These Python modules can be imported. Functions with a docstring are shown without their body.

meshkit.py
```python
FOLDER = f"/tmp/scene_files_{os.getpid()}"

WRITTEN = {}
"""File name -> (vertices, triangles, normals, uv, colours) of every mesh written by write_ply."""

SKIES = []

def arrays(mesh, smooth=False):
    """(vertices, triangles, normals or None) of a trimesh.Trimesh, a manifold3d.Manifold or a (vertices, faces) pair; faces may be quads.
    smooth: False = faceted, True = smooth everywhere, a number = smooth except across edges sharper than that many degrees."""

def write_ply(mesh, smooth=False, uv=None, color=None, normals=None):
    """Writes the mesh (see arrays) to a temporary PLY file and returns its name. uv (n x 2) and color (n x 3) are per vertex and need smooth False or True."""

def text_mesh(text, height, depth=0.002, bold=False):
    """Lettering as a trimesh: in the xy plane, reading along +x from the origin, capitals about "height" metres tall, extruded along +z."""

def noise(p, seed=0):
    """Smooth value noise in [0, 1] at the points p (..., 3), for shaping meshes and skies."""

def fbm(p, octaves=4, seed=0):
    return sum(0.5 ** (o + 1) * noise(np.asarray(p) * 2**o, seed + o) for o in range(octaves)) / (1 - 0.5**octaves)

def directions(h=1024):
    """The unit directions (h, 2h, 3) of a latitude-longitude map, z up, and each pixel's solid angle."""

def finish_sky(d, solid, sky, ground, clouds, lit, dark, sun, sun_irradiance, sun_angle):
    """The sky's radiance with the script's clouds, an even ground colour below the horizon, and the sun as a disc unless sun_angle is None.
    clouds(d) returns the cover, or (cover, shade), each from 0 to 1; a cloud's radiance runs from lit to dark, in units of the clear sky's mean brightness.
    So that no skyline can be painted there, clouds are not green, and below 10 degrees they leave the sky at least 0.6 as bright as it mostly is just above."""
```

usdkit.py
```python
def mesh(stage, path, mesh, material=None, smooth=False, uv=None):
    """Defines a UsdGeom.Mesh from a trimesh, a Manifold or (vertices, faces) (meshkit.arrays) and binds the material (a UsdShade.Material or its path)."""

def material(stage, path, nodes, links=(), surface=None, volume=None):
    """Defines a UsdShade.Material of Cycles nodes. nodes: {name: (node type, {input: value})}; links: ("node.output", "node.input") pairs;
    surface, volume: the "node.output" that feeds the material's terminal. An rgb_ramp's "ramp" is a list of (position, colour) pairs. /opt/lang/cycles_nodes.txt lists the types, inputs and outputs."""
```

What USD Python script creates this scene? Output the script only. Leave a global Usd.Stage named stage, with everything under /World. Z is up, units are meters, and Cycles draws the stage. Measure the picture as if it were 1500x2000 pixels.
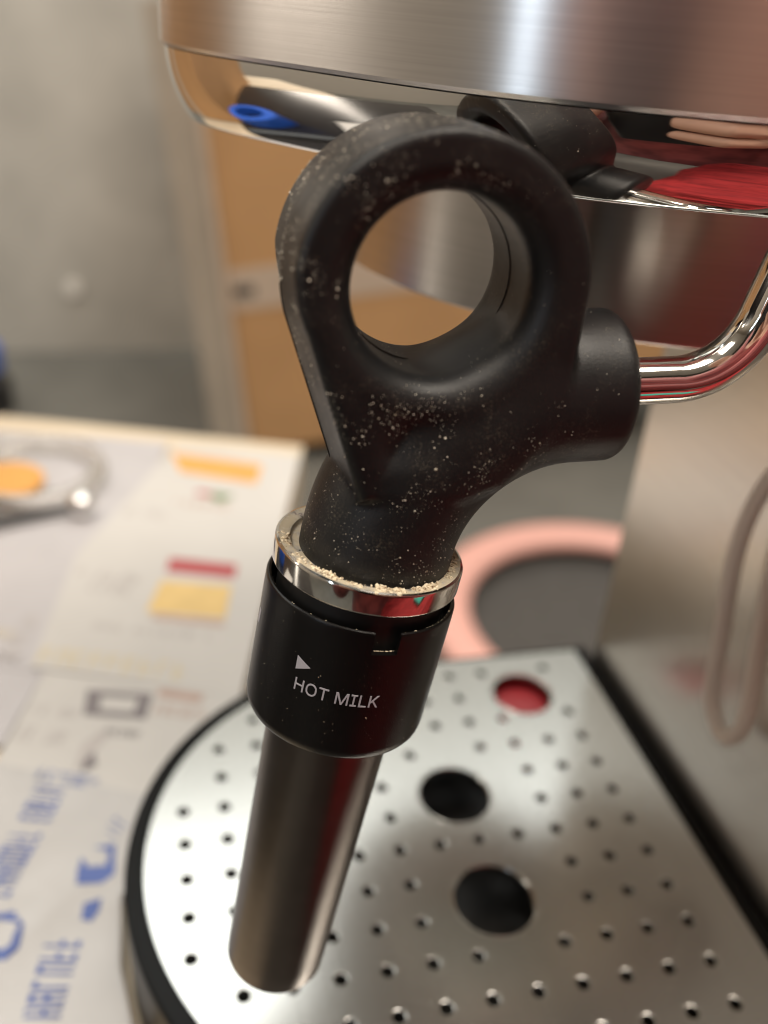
import math, random
import numpy as np
import trimesh, manifold3d, shapely
from shapely import geometry as sg
from scipy.interpolate import splprep, splev
from scipy.spatial.transform import Rotation as Ro
import usdkit, meshkit
from pxr import Usd, UsdGeom, UsdLux, UsdShade, Sdf, Gf, Vt

random.seed(7)
rng = np.random.default_rng(7)
stage = Usd.Stage.CreateInMemory()
UsdGeom.SetStageUpAxis(stage, 'Z')
UsdGeom.SetStageMetersPerUnit(stage, 1.0)
UsdGeom.Xform.Define(stage, '/World')

# ------------------------------------------------------------------ camera
F_PX = 1807.8                                  # focal length in pixels of a 1500 px wide picture
CAM = np.array([-0.10948, -0.17457, 0.17957])
CX = np.array([0.9728, -0.2215, 0.0681])       # right
CY = np.array([-0.0528, -0.4979, -0.8656])     # down
CZ = np.array([0.2256, 0.8385, -0.4960])       # forward
FOCAL = 5.6
EXPOSURE = 0.35
cam = UsdGeom.Camera.Define(stage, '/World/camera')
cam.CreateFocalLengthAttr(FOCAL)
cam.CreateHorizontalApertureAttr(FOCAL * 1500 / F_PX)
cam.CreateVerticalApertureAttr(FOCAL * 2000 / F_PX)
cam.CreateFStopAttr(1.75)
cam.CreateFocusDistanceAttr(0.1215)
cam.CreateClippingRangeAttr((0.004, 50.0))
cam.CreateExposureAttr(EXPOSURE)
m = Gf.Matrix4d(1.0)
for i, v in enumerate((CX, -CY, -CZ)):
    for j in range(3):
        m[i, j] = float(v[j])
for j in range(3):
    m[3, j] = float(CAM[j])
cam.AddTransformOp().Set(m)


def pix(x, y, z):
    """Where the line of sight through a picture point meets the level z (used to measure the place, in metres)."""
    d = ((x - 750) / F_PX) * CX + ((y - 1000) / F_PX) * CY + CZ
    return CAM + d * (z - CAM[2]) / d[2]


# ------------------------------------------------------------------ lamps
def rect_light(name, loc, target, w, h, intensity, color):
    L = UsdLux.RectLight.Define(stage, '/World/' + name)
    L.CreateWidthAttr(w); L.CreateHeightAttr(h)
    L.CreateIntensityAttr(intensity)
    L.CreateColorAttr(Gf.Vec3f(*color))
    loc, target = np.array(loc, float), np.array(target, float)
    z = loc - target; z /= np.linalg.norm(z)
    up = np.array([0, 0, 1.0]) if abs(z[2]) < .95 else np.array([0, 1.0, 0])
    x = np.cross(up, z); x /= np.linalg.norm(x)
    y = np.cross(z, x)
    mm = Gf.Matrix4d(1.0)
    for i, v in enumerate((x, y, z)):
        for j in range(3):
            mm[i, j] = float(v[j])
    for j in range(3):
        mm[3, j] = float(loc[j])
    L.AddTransformOp().Set(mm)
    return L


WARM = (1.0, 0.90, 0.78)
rect_light('ceiling_lamp_far', (0.05, 1.02, 1.70), (0.05, 1.02, 0), 2.2, 0.9, 2.7, (0.98, 1.0, 0.96))
rect_light('ceiling_lamp_near', (0.40, -0.42, 1.70), (0.40, -0.42, 0), 0.9, 0.45, 17.0, WARM)
rect_light('ceiling_lamp_left', (-0.75, -0.30, 1.70), (-0.75, -0.30, 0), 0.6, 0.6, 12.0, WARM)
rect_light('window_light', (-1.50, -1.25, 0.55), (0, 0, 0.15), 0.09, 1.2, 9.0, (0.72, 0.86, 1.0))
rect_light('wall_lamp', (-1.72, 0.20, 0.75), (0, 0, 0.15), 0.10, 0.9, 10.0, WARM)

sl = UsdLux.SphereLight.Define(stage, '/World/floor_lamp_bulb')
sl.CreateRadiusAttr(0.06); sl.CreateIntensityAttr(34.0); sl.CreateColorAttr(Gf.Vec3f(*WARM))
sl.AddTranslateOp().Set(Gf.Vec3d(-0.72, 1.12, 0.40))

# ------------------------------------------------------------------ helpers
USED = {}


def path_of(name, parent=None):
    base = (parent or '/World') + '/' + name
    k = USED.get(base, 0)
    USED[base] = k + 1
    return base if k == 0 else f'{base}_{k:03d}'


def tag(prim, label=None, cat=None, group=None, kind=None):
    p = prim.GetPrim() if hasattr(prim, 'GetPrim') else prim
    for k, v in (('label', label), ('category', cat), ('group', group), ('kind', kind)):
        if v:
            p.SetCustomDataByKey(k, v)
    return p


def thing(name, label, cat, group=None):
    x = UsdGeom.Xform.Define(stage, path_of(name))
    tag(x, label, cat, group)
    return str(x.GetPath())


def obj(name, mesh, mat, parent=None, smooth=False, label=None):
    p = path_of(name, parent)
    me = usdkit.mesh(stage, p, mesh, mat, smooth=smooth)
    if label:
        tag(me, label)
    return str(p)


def top(name, mesh, mat, label, cat, smooth=False, group=None, kind=None):
    p = path_of(name)
    me = usdkit.mesh(stage, p, mesh, mat, smooth=smooth)
    tag(me, label, cat, group, kind)
    return str(p)


def cat_(ms):
    return trimesh.util.concatenate(ms)


def box(x0, x1, y0, y1, z0, z1):
    b = trimesh.creation.box([x1 - x0, y1 - y0, z1 - z0])
    b.apply_translation([(x0 + x1) / 2, (y0 + y1) / 2, (z0 + z1) / 2])
    return b


def rbox(sx, sy, sz, r, seg=12):
    """A rounded box about its centre: the hull of eight spheres."""
    s = manifold3d.Manifold.sphere(r, seg)
    parts = [s.translate([a * (sx / 2 - r), b * (sy / 2 - r), c * (sz / 2 - r)]) for a in (-1, 1) for b in (-1, 1) for c in (-1, 1)]
    mm = manifold3d.Manifold.batch_hull(parts).to_mesh()
    return trimesh.Trimesh(mm.vert_properties[:, :3], mm.tri_verts, process=False)


def prism(poly, z0, z1):
    g = poly if isinstance(poly, sg.Polygon) else sg.Polygon(poly)
    me = trimesh.creation.extrude_polygon(g, z1 - z0, engine='earcut')
    me.apply_translation([0, 0, z0])
    return me


def lathe(profile, n=96, closed=False):
    """Profile of (radius, height) points turned about z; returns a trimesh."""
    pr = np.array(profile, float)
    t = np.linspace(0, 2 * np.pi, n, endpoint=False)
    v = np.stack([np.outer(np.cos(t), pr[:, 0]), np.outer(np.sin(t), pr[:, 0]), np.outer(np.ones(n), pr[:, 1])], -1).reshape(-1, 3)
    k = len(pr)
    f = []
    last = k if closed else k - 1
    for i in range(n):
        j = (i + 1) % n
        for q in range(last):
            q2 = (q + 1) % k
            f += [[i * k + q, j * k + q, j * k + q2], [i * k + q, j * k + q2, i * k + q2]]
    me = trimesh.Trimesh(v, np.array(f), process=False)
    me.merge_vertices()
    me.update_faces(me.nondegenerate_faces())
    trimesh.repair.fix_normals(me)
    return me


def tube(points, radius, n=16, caps=True):
    P = np.array(points, float)
    r = np.broadcast_to(np.asarray(radius, float), (len(P),))
    T = np.gradient(P, axis=0); T /= np.linalg.norm(T, axis=1)[:, None]
    ref = np.array([0.13, 0.31, 0.94]); N = np.cross(T[0], ref); N /= np.linalg.norm(N)
    ring, vs = np.linspace(0, 2 * np.pi, n, endpoint=False), []
    for p, t, rr in zip(P, T, r):
        N = N - t * (N @ t); N /= np.linalg.norm(N)
        B = np.cross(t, N)
        vs.append(p + rr * (np.cos(ring)[:, None] * N + np.sin(ring)[:, None] * B))
    v = np.vstack(vs); f = []
    for i in range(len(P) - 1):
        for j in range(n):
            k = (j + 1) % n
            f += [[i * n + j, i * n + k, (i + 1) * n + k], [i * n + j, (i + 1) * n + k, (i + 1) * n + j]]
    if caps:
        v = np.vstack([v, P[0], P[-1]]); a, b = len(v) - 2, len(v) - 1
        for j in range(n):
            k = (j + 1) % n
            f += [[a, k, j], [b, (len(P) - 1) * n + j, (len(P) - 1) * n + k]]
    me = trimesh.Trimesh(v, np.array(f), process=False)
    return me


def torus(R, r, n=64, k=16):
    t = np.linspace(0, 2 * np.pi, k, endpoint=False)
    return lathe(np.c_[R + r * np.cos(t), r * np.sin(t)], n, True)


# ------------------------------------------------------------------ materials
LOOKS = '/World/Looks'


def mat(name, color, rough=0.5, metal=0.0, spec=0.5, noise=0.0, nscale=40.0, bump=0.0, bscale=200.0, color2=None, coat=0.0, sheen=0.0, trans=0.0, ior=1.5, nmap=(1, 1, 1), rnoise=0.0):
    nodes = {'p': ('principled_bsdf', dict(base_color=color, roughness=rough, metallic=metal, specular_ior_level=spec, coat_weight=coat, sheen_weight=sheen, transmission_weight=trans, ior=ior))}
    links = []
    if noise or bump or rnoise:
        nodes['g'] = ('texture_coordinate', {})
        nodes['mp'] = ('mapping', dict(scale=nmap))
        links += [('g.object', 'mp.vector')]
    if noise:
        c = np.array(color)
        c2 = np.array(color2) if color2 is not None else c * (1 - noise)
        nodes['n'] = ('noise_texture', dict(scale=nscale, detail=5.0, roughness=0.6))
        nodes['r'] = ('rgb_ramp', {'ramp': [(0.32, tuple(c2)), (0.68, tuple(c))]})
        links += [('mp.vector', 'n.vector'), ('n.fac', 'r.fac'), ('r.color', 'p.base_color')]
    if rnoise:
        nodes['n3'] = ('noise_texture', dict(scale=nscale * 1.7, detail=5.0))
        nodes['mr'] = ('map_range', dict(from_min=0.3, from_max=0.7, to_min=max(0.02, rough - rnoise), to_max=rough + rnoise))
        links += [('mp.vector', 'n3.vector'), ('n3.fac', 'mr.value'), ('mr.result', 'p.roughness')]
    if bump:
        nodes['n2'] = ('noise_texture', dict(scale=bscale, detail=3.0))
        nodes['b'] = ('bump', dict(strength=bump, distance=0.001))
        links += [('mp.vector', 'n2.vector'), ('n2.fac', 'b.height'), ('b.normal', 'p.normal')]
    return usdkit.material(stage, f'{LOOKS}/{name}', nodes, links, surface='p.BSDF')


def brushed(name, color, rough, aniso, scale_vec, rotation=0.25, axis='z', streak=0.12, bump=0.03):
    """Brushed steel: fine streaks along one direction, a highlight stretched across them."""
    c = np.array(color)
    nodes = {
        'g': ('texture_coordinate', {}),
        'mp': ('mapping', dict(scale=scale_vec)),
        'n': ('noise_texture', dict(scale=1.0, detail=4.0, roughness=0.7)),
        'r': ('rgb_ramp', {'ramp': [(0.3, tuple(c * (1 - streak))), (0.7, tuple(c))]}),
        't': ('tangent', dict(direction_type='radial', axis=axis)),
        'b': ('bump', dict(strength=bump, distance=0.0004)),
        'p': ('principled_bsdf', dict(metallic=1.0, roughness=rough, anisotropic=aniso, anisotropic_rotation=rotation)),
    }
    links = [('g.object', 'mp.vector'), ('mp.vector', 'n.vector'), ('n.fac', 'r.fac'), ('r.color', 'p.base_color'), ('t.tangent', 'p.tangent'), ('n.fac', 'b.height'), ('b.normal', 'p.normal')]
    return usdkit.material(stage, f'{LOOKS}/{name}', nodes, links, surface='p.BSDF')


M = {}
nodes = {
    'g': ('texture_coordinate', {}),
    'n1': ('noise_texture', dict(scale=130.0, detail=4.0, roughness=0.6)), 'n2': ('noise_texture', dict(scale=3600.0, detail=3.0, roughness=0.7)), 'n3': ('noise_texture', dict(scale=420.0, detail=5.0, roughness=0.65)),
    'r1': ('rgb_ramp', {'ramp': [(0.48, (0, 0, 0)), (0.68, (1, 1, 1))]}), 'r2': ('rgb_ramp', {'ramp': [(0.52, (0, 0, 0)), (0.66, (1, 1, 1))]}), 'r3': ('rgb_ramp', {'ramp': [(0.45, (0.12, 0.12, 0.12)), (0.72, (1, 1, 1))]}),
    'm1': ('math', dict(math_type='multiply')), 'm2': ('math', dict(math_type='multiply')),
    'c': ('mix_color', dict(a=(0.0085, 0.0086, 0.0092), b=(0.17, 0.145, 0.105))),
    'ro': ('map_range', dict(from_min=0.3, from_max=0.7, to_min=0.36, to_max=0.50)),
    'b': ('bump', dict(strength=0.10, distance=0.001)), 'p': ('principled_bsdf', dict(specular_ior_level=0.38)),
}
links = [('g.object', f'n{k}.vector') for k in (1, 2, 3)] + [('n1.fac', 'r1.fac'), ('n2.fac', 'r2.fac'), ('n3.fac', 'r3.fac'), ('r1.color', 'm1.value1'), ('r3.color', 'm1.value2'), ('m1.value', 'm2.value1'), ('r2.color', 'm2.value2'),
         ('m2.value', 'c.fac'), ('c.result', 'p.base_color'), ('n1.fac', 'ro.value'), ('ro.result', 'p.roughness'), ('n2.fac', 'b.height'), ('b.normal', 'p.normal')]
M['grip'] = usdkit.material(stage, f'{LOOKS}/black_soft_plastic', nodes, links, surface='p.BSDF')
M['seam'] = mat('seam_black', (0.004, 0.004, 0.004), 0.5)
M['collar'] = mat('collar_black_plastic', (0.004, 0.0035, 0.0035), 0.30, spec=0.28, bump=0.06, bscale=6000)
M['collar_in'] = mat('collar_inner_black', (0.006, 0.006, 0.006), 0.5)
M['print'] = mat('grey_print', (0.42, 0.41, 0.45), 0.6)
M['chrome'] = mat('chrome', (0.86, 0.85, 0.83), 0.035, 1.0)
M['chrome_tube'] = mat('chrome_tube', (0.84, 0.82, 0.78), 0.07, 1.0, rnoise=0.02, nscale=60)
M['nozzle'] = mat('nozzle_steel', (0.16, 0.142, 0.13), 0.30, 1.0, noise=0.15, nscale=25, rnoise=0.04)
M['head'] = brushed('brushed_steel_head', (0.66, 0.63, 0.61), 0.30, 0.75, (25, 25, 2600), 0.25)
M['group'] = brushed('brushed_steel_group', (0.58, 0.55, 0.52), 0.27, 0.7, (25, 25, 2600), 0.25)
M['panel'] = brushed('brushed_steel_panel', (0.76, 0.72, 0.68), 0.27, 0.3, (30, 30, 1800), 0.0)
M['grate'] = brushed('brushed_steel_grate', (0.60, 0.605, 0.59), 0.22, 0.0, (1500, 25, 25), 0.0, streak=0.08, bump=0.02)
M['tray'] = mat('tray_black_plastic', (0.004, 0.004, 0.004), 0.30, spec=0.10)
M['tray_in'] = mat('tray_inner', (0.02, 0.019, 0.018), 0.35)
M['red'] = mat('red_float_plastic', (0.56, 0.02, 0.03), 0.4)
M['residue'] = mat('brown_residue', (0.30, 0.19, 0.09), 0.6, noise=0.5, nscale=900)
M['mount'] = mat('mount_black_plastic', (0.012, 0.011, 0.011), 0.36, bump=0.05, bscale=4000)
def grain_mat(name, a, b):
    nodes = {'g': ('texture_coordinate', {}), 'n': ('noise_texture', dict(scale=2600.0, detail=1.0)), 'r': ('rgb_ramp', {'ramp': [(0.28, a), (0.55, b)]}), 'p': ('principled_bsdf', dict(roughness=0.85))}
    return usdkit.material(stage, f'{LOOKS}/{name}', nodes, [('g.object', 'n.vector'), ('n.fac', 'r.fac'), ('r.color', 'p.base_color')], surface='p.BSDF')


M['dust'] = grain_mat('coffee_dust', (0.22, 0.17, 0.10), (0.80, 0.74, 0.62))
M['crumb'] = grain_mat('coffee_crumb', (0.20, 0.12, 0.06), (0.78, 0.68, 0.50))
M['gwall'] = mat('grey_wall_paint', (0.50, 0.485, 0.445), 0.8, noise=0.24, nscale=7)
M['gfloor'] = mat('grey_floor', (0.165, 0.162, 0.145), 0.75, noise=0.3, nscale=6)
M['owall'] = mat('room_wall_paint', (0.42, 0.38, 0.33), 0.85)
M['dwall'] = mat('dark_wall_paint', (0.10, 0.085, 0.075), 0.85)
M['ceil'] = mat('ceiling_white', (0.78, 0.75, 0.70), 0.85)
M['table'] = mat('cream_table', (0.66, 0.56, 0.42), 0.5, noise=0.1, nscale=12)
M['counter'] = mat('grey_counter', (0.16, 0.155, 0.14), 0.6, noise=0.2, nscale=20)
M['paper'] = mat('white_paper', (0.55, 0.535, 0.515), 0.55, noise=0.06, nscale=25)
M['paper2'] = mat('lilac_white_paper', (0.49, 0.475, 0.49), 0.5, noise=0.10, nscale=30)
M['paper3'] = mat('grey_white_plastic_sheet', (0.50, 0.49, 0.485), 0.30, noise=0.12, nscale=40, bump=0.25, bscale=60)
for nm, c in dict(orange=(0.72, 0.36, 0.09), gold=(0.74, 0.53, 0.22), dred=(0.42, 0.06, 0.07), green=(0.14, 0.22, 0.10), grey=(0.20, 0.18, 0.19), blue=(0.09, 0.14, 0.38), pale=(0.62, 0.53, 0.34), brown=(0.48, 0.34, 0.29), lgrey=(0.46, 0.43, 0.42)).items():
    M['ink_' + nm] = mat('ink_' + nm, c, 0.55, noise=0.12, nscale=120)
M['card'] = mat('cardboard', (0.58, 0.335, 0.155), 0.75, noise=0.12, nscale=9)
M['card2'] = mat('cardboard_edge', (0.46, 0.40, 0.33), 0.7, noise=0.15, nscale=12)
M['tape'] = mat('packing_tape', (0.62, 0.50, 0.40), 0.3, noise=0.1, nscale=40)
M['pink'] = mat('pink_plastic', (0.80, 0.44, 0.38), 0.5)
M['tubgrey'] = mat('dark_grey_fabric', (0.085, 0.08, 0.075), 0.8, noise=0.2, nscale=60)
M['bluep'] = mat('blue_plastic', (0.02, 0.10, 0.50), 0.35)
M['white'] = mat('white_plastic', (0.82, 0.80, 0.76), 0.4)
M['clear'] = mat('clear_plastic', (0.92, 0.90, 0.87), 0.12, trans=0.85, ior=1.45)
M['silver'] = mat('silver_tip', (0.88, 0.88, 0.88), 0.22, 1.0)
M['darkp'] = mat('dark_plastic', (0.02, 0.02, 0.022), 0.35)
M['hose'] = mat('grey_hose', (0.74, 0.66, 0.60), 0.45, trans=0.5)
M['wood'] = mat('shelf_wood', (0.48, 0.27, 0.11), 0.5, noise=0.3, nscale=6, nmap=(1, 8, 8))
M['sweater'] = mat('red_knit', (0.42, 0.085, 0.085), 0.8, color2=(0.10, 0.008, 0.014), noise=0.35, nscale=22, bump=0.5, bscale=260, sheen=0.3)
M['towel'] = mat('red_towelling', (0.42, 0.022, 0.026), 0.85, color2=(0.20, 0.008, 0.012), noise=0.4, nscale=40, nmap=(1, 4, 4), bump=0.5, bscale=300)
M['teal'] = mat('teal_print', (0.03, 0.36, 0.30), 0.7)
M['skin'] = mat('skin', (0.62, 0.36, 0.26), 0.5, noise=0.1, nscale=30)
M['hair'] = mat('brown_hair', (0.05, 0.03, 0.02), 0.6)
M['trouser'] = mat('dark_trousers', (0.03, 0.032, 0.04), 0.8)
M['phone'] = mat('phone_black', (0.015, 0.015, 0.017), 0.2)

# steel ring: polished, its top dulled by dried milk and coffee
nodes = {
    'g': ('texture_coordinate', {}), 'n': ('noise_texture', dict(scale=420.0, detail=6.0, roughness=0.65)),
    'n2': ('noise_texture', dict(scale=1500.0, detail=4.0)),
    'mx': ('math', dict(math_type='multiply_add', value2=0.35)),
    'rc': ('rgb_ramp', {'ramp': [(0.50, (0, 0, 0)), (0.70, (1, 1, 1))]}),
    'c': ('mix_color', dict(a=(0.70, 0.68, 0.65), b=(0.52, 0.45, 0.33))),
    'me': ('map_range', dict(from_min=0.0, from_max=1.0, to_min=1.0, to_max=0.1)),
    'ro': ('map_range', dict(from_min=0.0, from_max=1.0, to_min=0.22, to_max=0.75)),
    'b': ('bump', dict(strength=0.4, distance=0.0003)),
    'p': ('principled_bsdf', {}),
}
links = [('g.object', 'n.vector'), ('g.object', 'n2.vector'), ('n2.fac', 'mx.value1'), ('n.fac', 'mx.value3'), ('mx.value', 'rc.fac'), ('rc.color', 'c.fac'), ('rc.color', 'me.value'), ('rc.color', 'ro.value'),
         ('c.result', 'p.base_color'), ('me.result', 'p.metallic'), ('ro.result', 'p.roughness'), ('mx.value', 'b.height'), ('b.normal', 'p.normal')]
M['ring_top'] = usdkit.material(stage, f'{LOOKS}/dirty_steel', nodes, links, surface='p.BSDF')
M['ring'] = mat('polished_steel_ring', (0.72, 0.70, 0.66), 0.09, 1.0, rnoise=0.03, nscale=300)

# ------------------------------------------------------------------ the room
FL = -0.42
top('floor', box(-1.9, 1.7, -1.9, 1.5, FL - 0.02, FL), M['gfloor'], 'grey floor behind the leaflets', 'floor', kind='structure')
top('wall', box(-1.9, 1.7, 1.45, 1.50, FL, 1.9), M['gwall'], 'grey wall at the back', 'wall', kind='structure')
top('side_wall', box(-1.95, -1.9, -1.9, 1.5, FL, 1.9), M['owall'], 'beige wall at the left', 'wall', kind='structure')
top('right_wall', box(1.7, 1.75, -1.9, 1.5, FL, 1.9), M['owall'], 'beige wall at the right', 'wall', kind='structure')
top('rear_wall', box(-1.9, 1.7, -1.95, -1.9, FL, 1.9), M['dwall'], 'dark wall behind the viewer', 'wall', kind='structure')
top('ceiling', box(-1.95, 1.75, -1.95, 1.5, 1.9, 1.95), M['ceil'], 'white ceiling of the room', 'ceiling', kind='structure')

TZ = -0.030
t = thing('side_table', 'cream table top with printed leaflets spread over it', 'table')
cor = pix(592, 872, TZ)[:2]; low = pix(472, 1372, TZ)[:2]
dr = (low - cor) / np.linalg.norm(low - cor)
far = pix(0, 812, TZ)[:2]; df = (far - cor) / np.linalg.norm(far - cor)
e0 = cor + dr * 0.40; e1 = cor + df * 0.75
obj('table_top', prism([cor, e1, e1 + dr * 0.40, e0], TZ - 0.025, TZ), M['table'], t)
for p_ in (cor + (df + dr) * .05, e1 + (dr - df) * .05, e1 + dr * .35 - df * .05, e0 + (df - dr) * .05):
    obj('leg', box(p_[0] - .02, p_[0] + .02, p_[1] - .02, p_[1] + .02, FL, TZ - .025), M['table'], t)
t = thing('counter', 'grey counter under the drip tray and the coffee machine', 'counter')
q0 = cor + dr * ((cor[1] - 0.043) / -dr[1])
obj('counter_top', prism([q0 + [.0015, 0], [0.62, 0.043], [0.62, -0.27], q0 + dr * 0.34 + [.0015, 0]], TZ - 0.025, TZ), M['counter'], t)
for x_, y_ in ((.58, .01), (.58, -.23), (.02, -.23), (.02, .01)):
    obj('leg', box(x_ - .02, x_ + .02, y_ - .02, y_ + .02, FL, TZ - .025), M['counter'], t)

# ------------------------------------------------------------------ steam wand: local frame (U right, W up the wand, N to the viewer), millimetres
C0 = np.array([-0.0834, -0.072, 0.1139]); th, ph = 0.1613, 0.051
AX = np.array([math.sin(th) * math.cos(ph), math.sin(ph), math.cos(th) * math.cos(ph)])
UX = np.array([1, 0, 0]) - AX[0] * AX; UX /= np.linalg.norm(UX)
NX = np.cross(UX, AX)


def wand(p):
    p = np.atleast_2d(np.asarray(p, float)) / 1000
    return C0 + p[:, :1] * UX + p[:, 1:2] * AX + p[:, 2:] * NX


def wand_mesh(me):
    """A mesh turned about z in millimetres, z up the wand, x to the right, y away from the viewer."""
    v = np.array(me.vertices)
    return trimesh.Trimesh(wand(np.c_[v[:, 0], v[:, 2], -v[:, 1]]), me.faces, process=False)


PX0, PW0, PR, PANG, PL, PRA, PRB = 0.74, 1.47, 24.4, 1.39, 6.4, 10.3, 9.9
RC = np.array([-0.9, 36.4])
_t = np.linspace(0, 2 * np.pi, 90, endpoint=False)
_hull = sg.MultiPoint(list(zip(RC[0] + 17.35 * np.cos(_t), RC[1] + 17.35 * np.sin(_t))) + [(-6.0, 8.3), (17.9, 24.0), (12, 14)]).convex_hull
_e = np.array(_hull.exterior.coords)[:-1]
if not sg.LinearRing(_e).is_ccw:
    _e = _e[::-1]
_d = np.roll(_e, -1, 0) - _e
_n = np.c_[_d[:, 1], -_d[:, 0]] / np.linalg.norm(_d, axis=1)[:, None]
_c = (_n * _e).sum(1)


def smin(a, b, k):
    h = np.clip(0.5 + 0.5 * (b - a) / k, 0, 1)
    return b * (1 - h) + a * h - k * h * (1 - h)


def grip_sdf(U, W, N):
    dout = np.full(U.shape, -1e9)
    for (nx, ny), c in zip(_n, _c):
        np.maximum(dout, nx * U + ny * W - c, out=dout)
    rr = np.hypot(U - RC[0], W - RC[1])
    dout = dout + (0.03 + 0.125 * np.clip((36 - W) / 7.0, 0, 1) * np.clip((6 - U) / 5.0, 0, 1)) * np.abs(N)
    s = np.clip((rr - 13.2) / 7.0, 0, 1) * np.clip((RC[1] - W) / 8.0, 0, 1) * np.clip((-dout - 2.6) / 6.0, 0, 1)
    h = 9.2 - 2.4 * s * s * (3 - 2 * s)
    inn = 10.4 - rr
    a_ro, a_ri = 1.1, 3.6

    def rounded(d2, r):
        qx, qy = d2 + r, np.abs(N) - h + r
        return np.hypot(np.maximum(qx, 0), np.maximum(qy, 0)) + np.minimum(np.maximum(qx, qy), 0) - r
    ring = np.maximum(rounded(dout, a_ro), rounded(inn, a_ri))
    # bent pipe
    cx, cw = PX0 + PR, PW0
    ang = np.arctan2(W - cw, cx - U)
    rho = np.hypot(U - cx, W - cw)
    ex, ew = cx - PR * math.cos(PANG), cw + PR * math.sin(PANG)
    dx, dw = math.sin(PANG), math.cos(PANG)
    along = (U - ex) * dx + (W - ew) * dw
    side3 = -(U - ex) * dw + (W - ew) * dx
    reg3 = (along > 0) & (W > cw)
    reg1 = (W <= cw) & (U < cx)
    lat = np.where(reg3, side3, np.where(reg1, PX0 - U, rho - PR))
    f = np.clip(np.where(reg3, 1, np.where(reg1, 0, ang / PANG)), 0, 1)
    rad = PRA + (PRB - PRA) * f
    pipe = np.hypot(lat, N) - rad
    cut = np.where(reg3 | (along > -8), along - PL, -20)
    k = 1.8
    pipe = np.hypot(np.maximum(pipe + k, 0), np.maximum(cut + k, 0)) + np.minimum(np.maximum(pipe + k, cut + k), 0) - k
    d = smin(ring, pipe, 0.5 + 1.7 * np.clip((U + 6.5) / 6.0, 0, 1) * np.clip((18.5 - U) / 5.0, 0.15, 1))
    return np.maximum(d, -3.5 - W)


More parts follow.
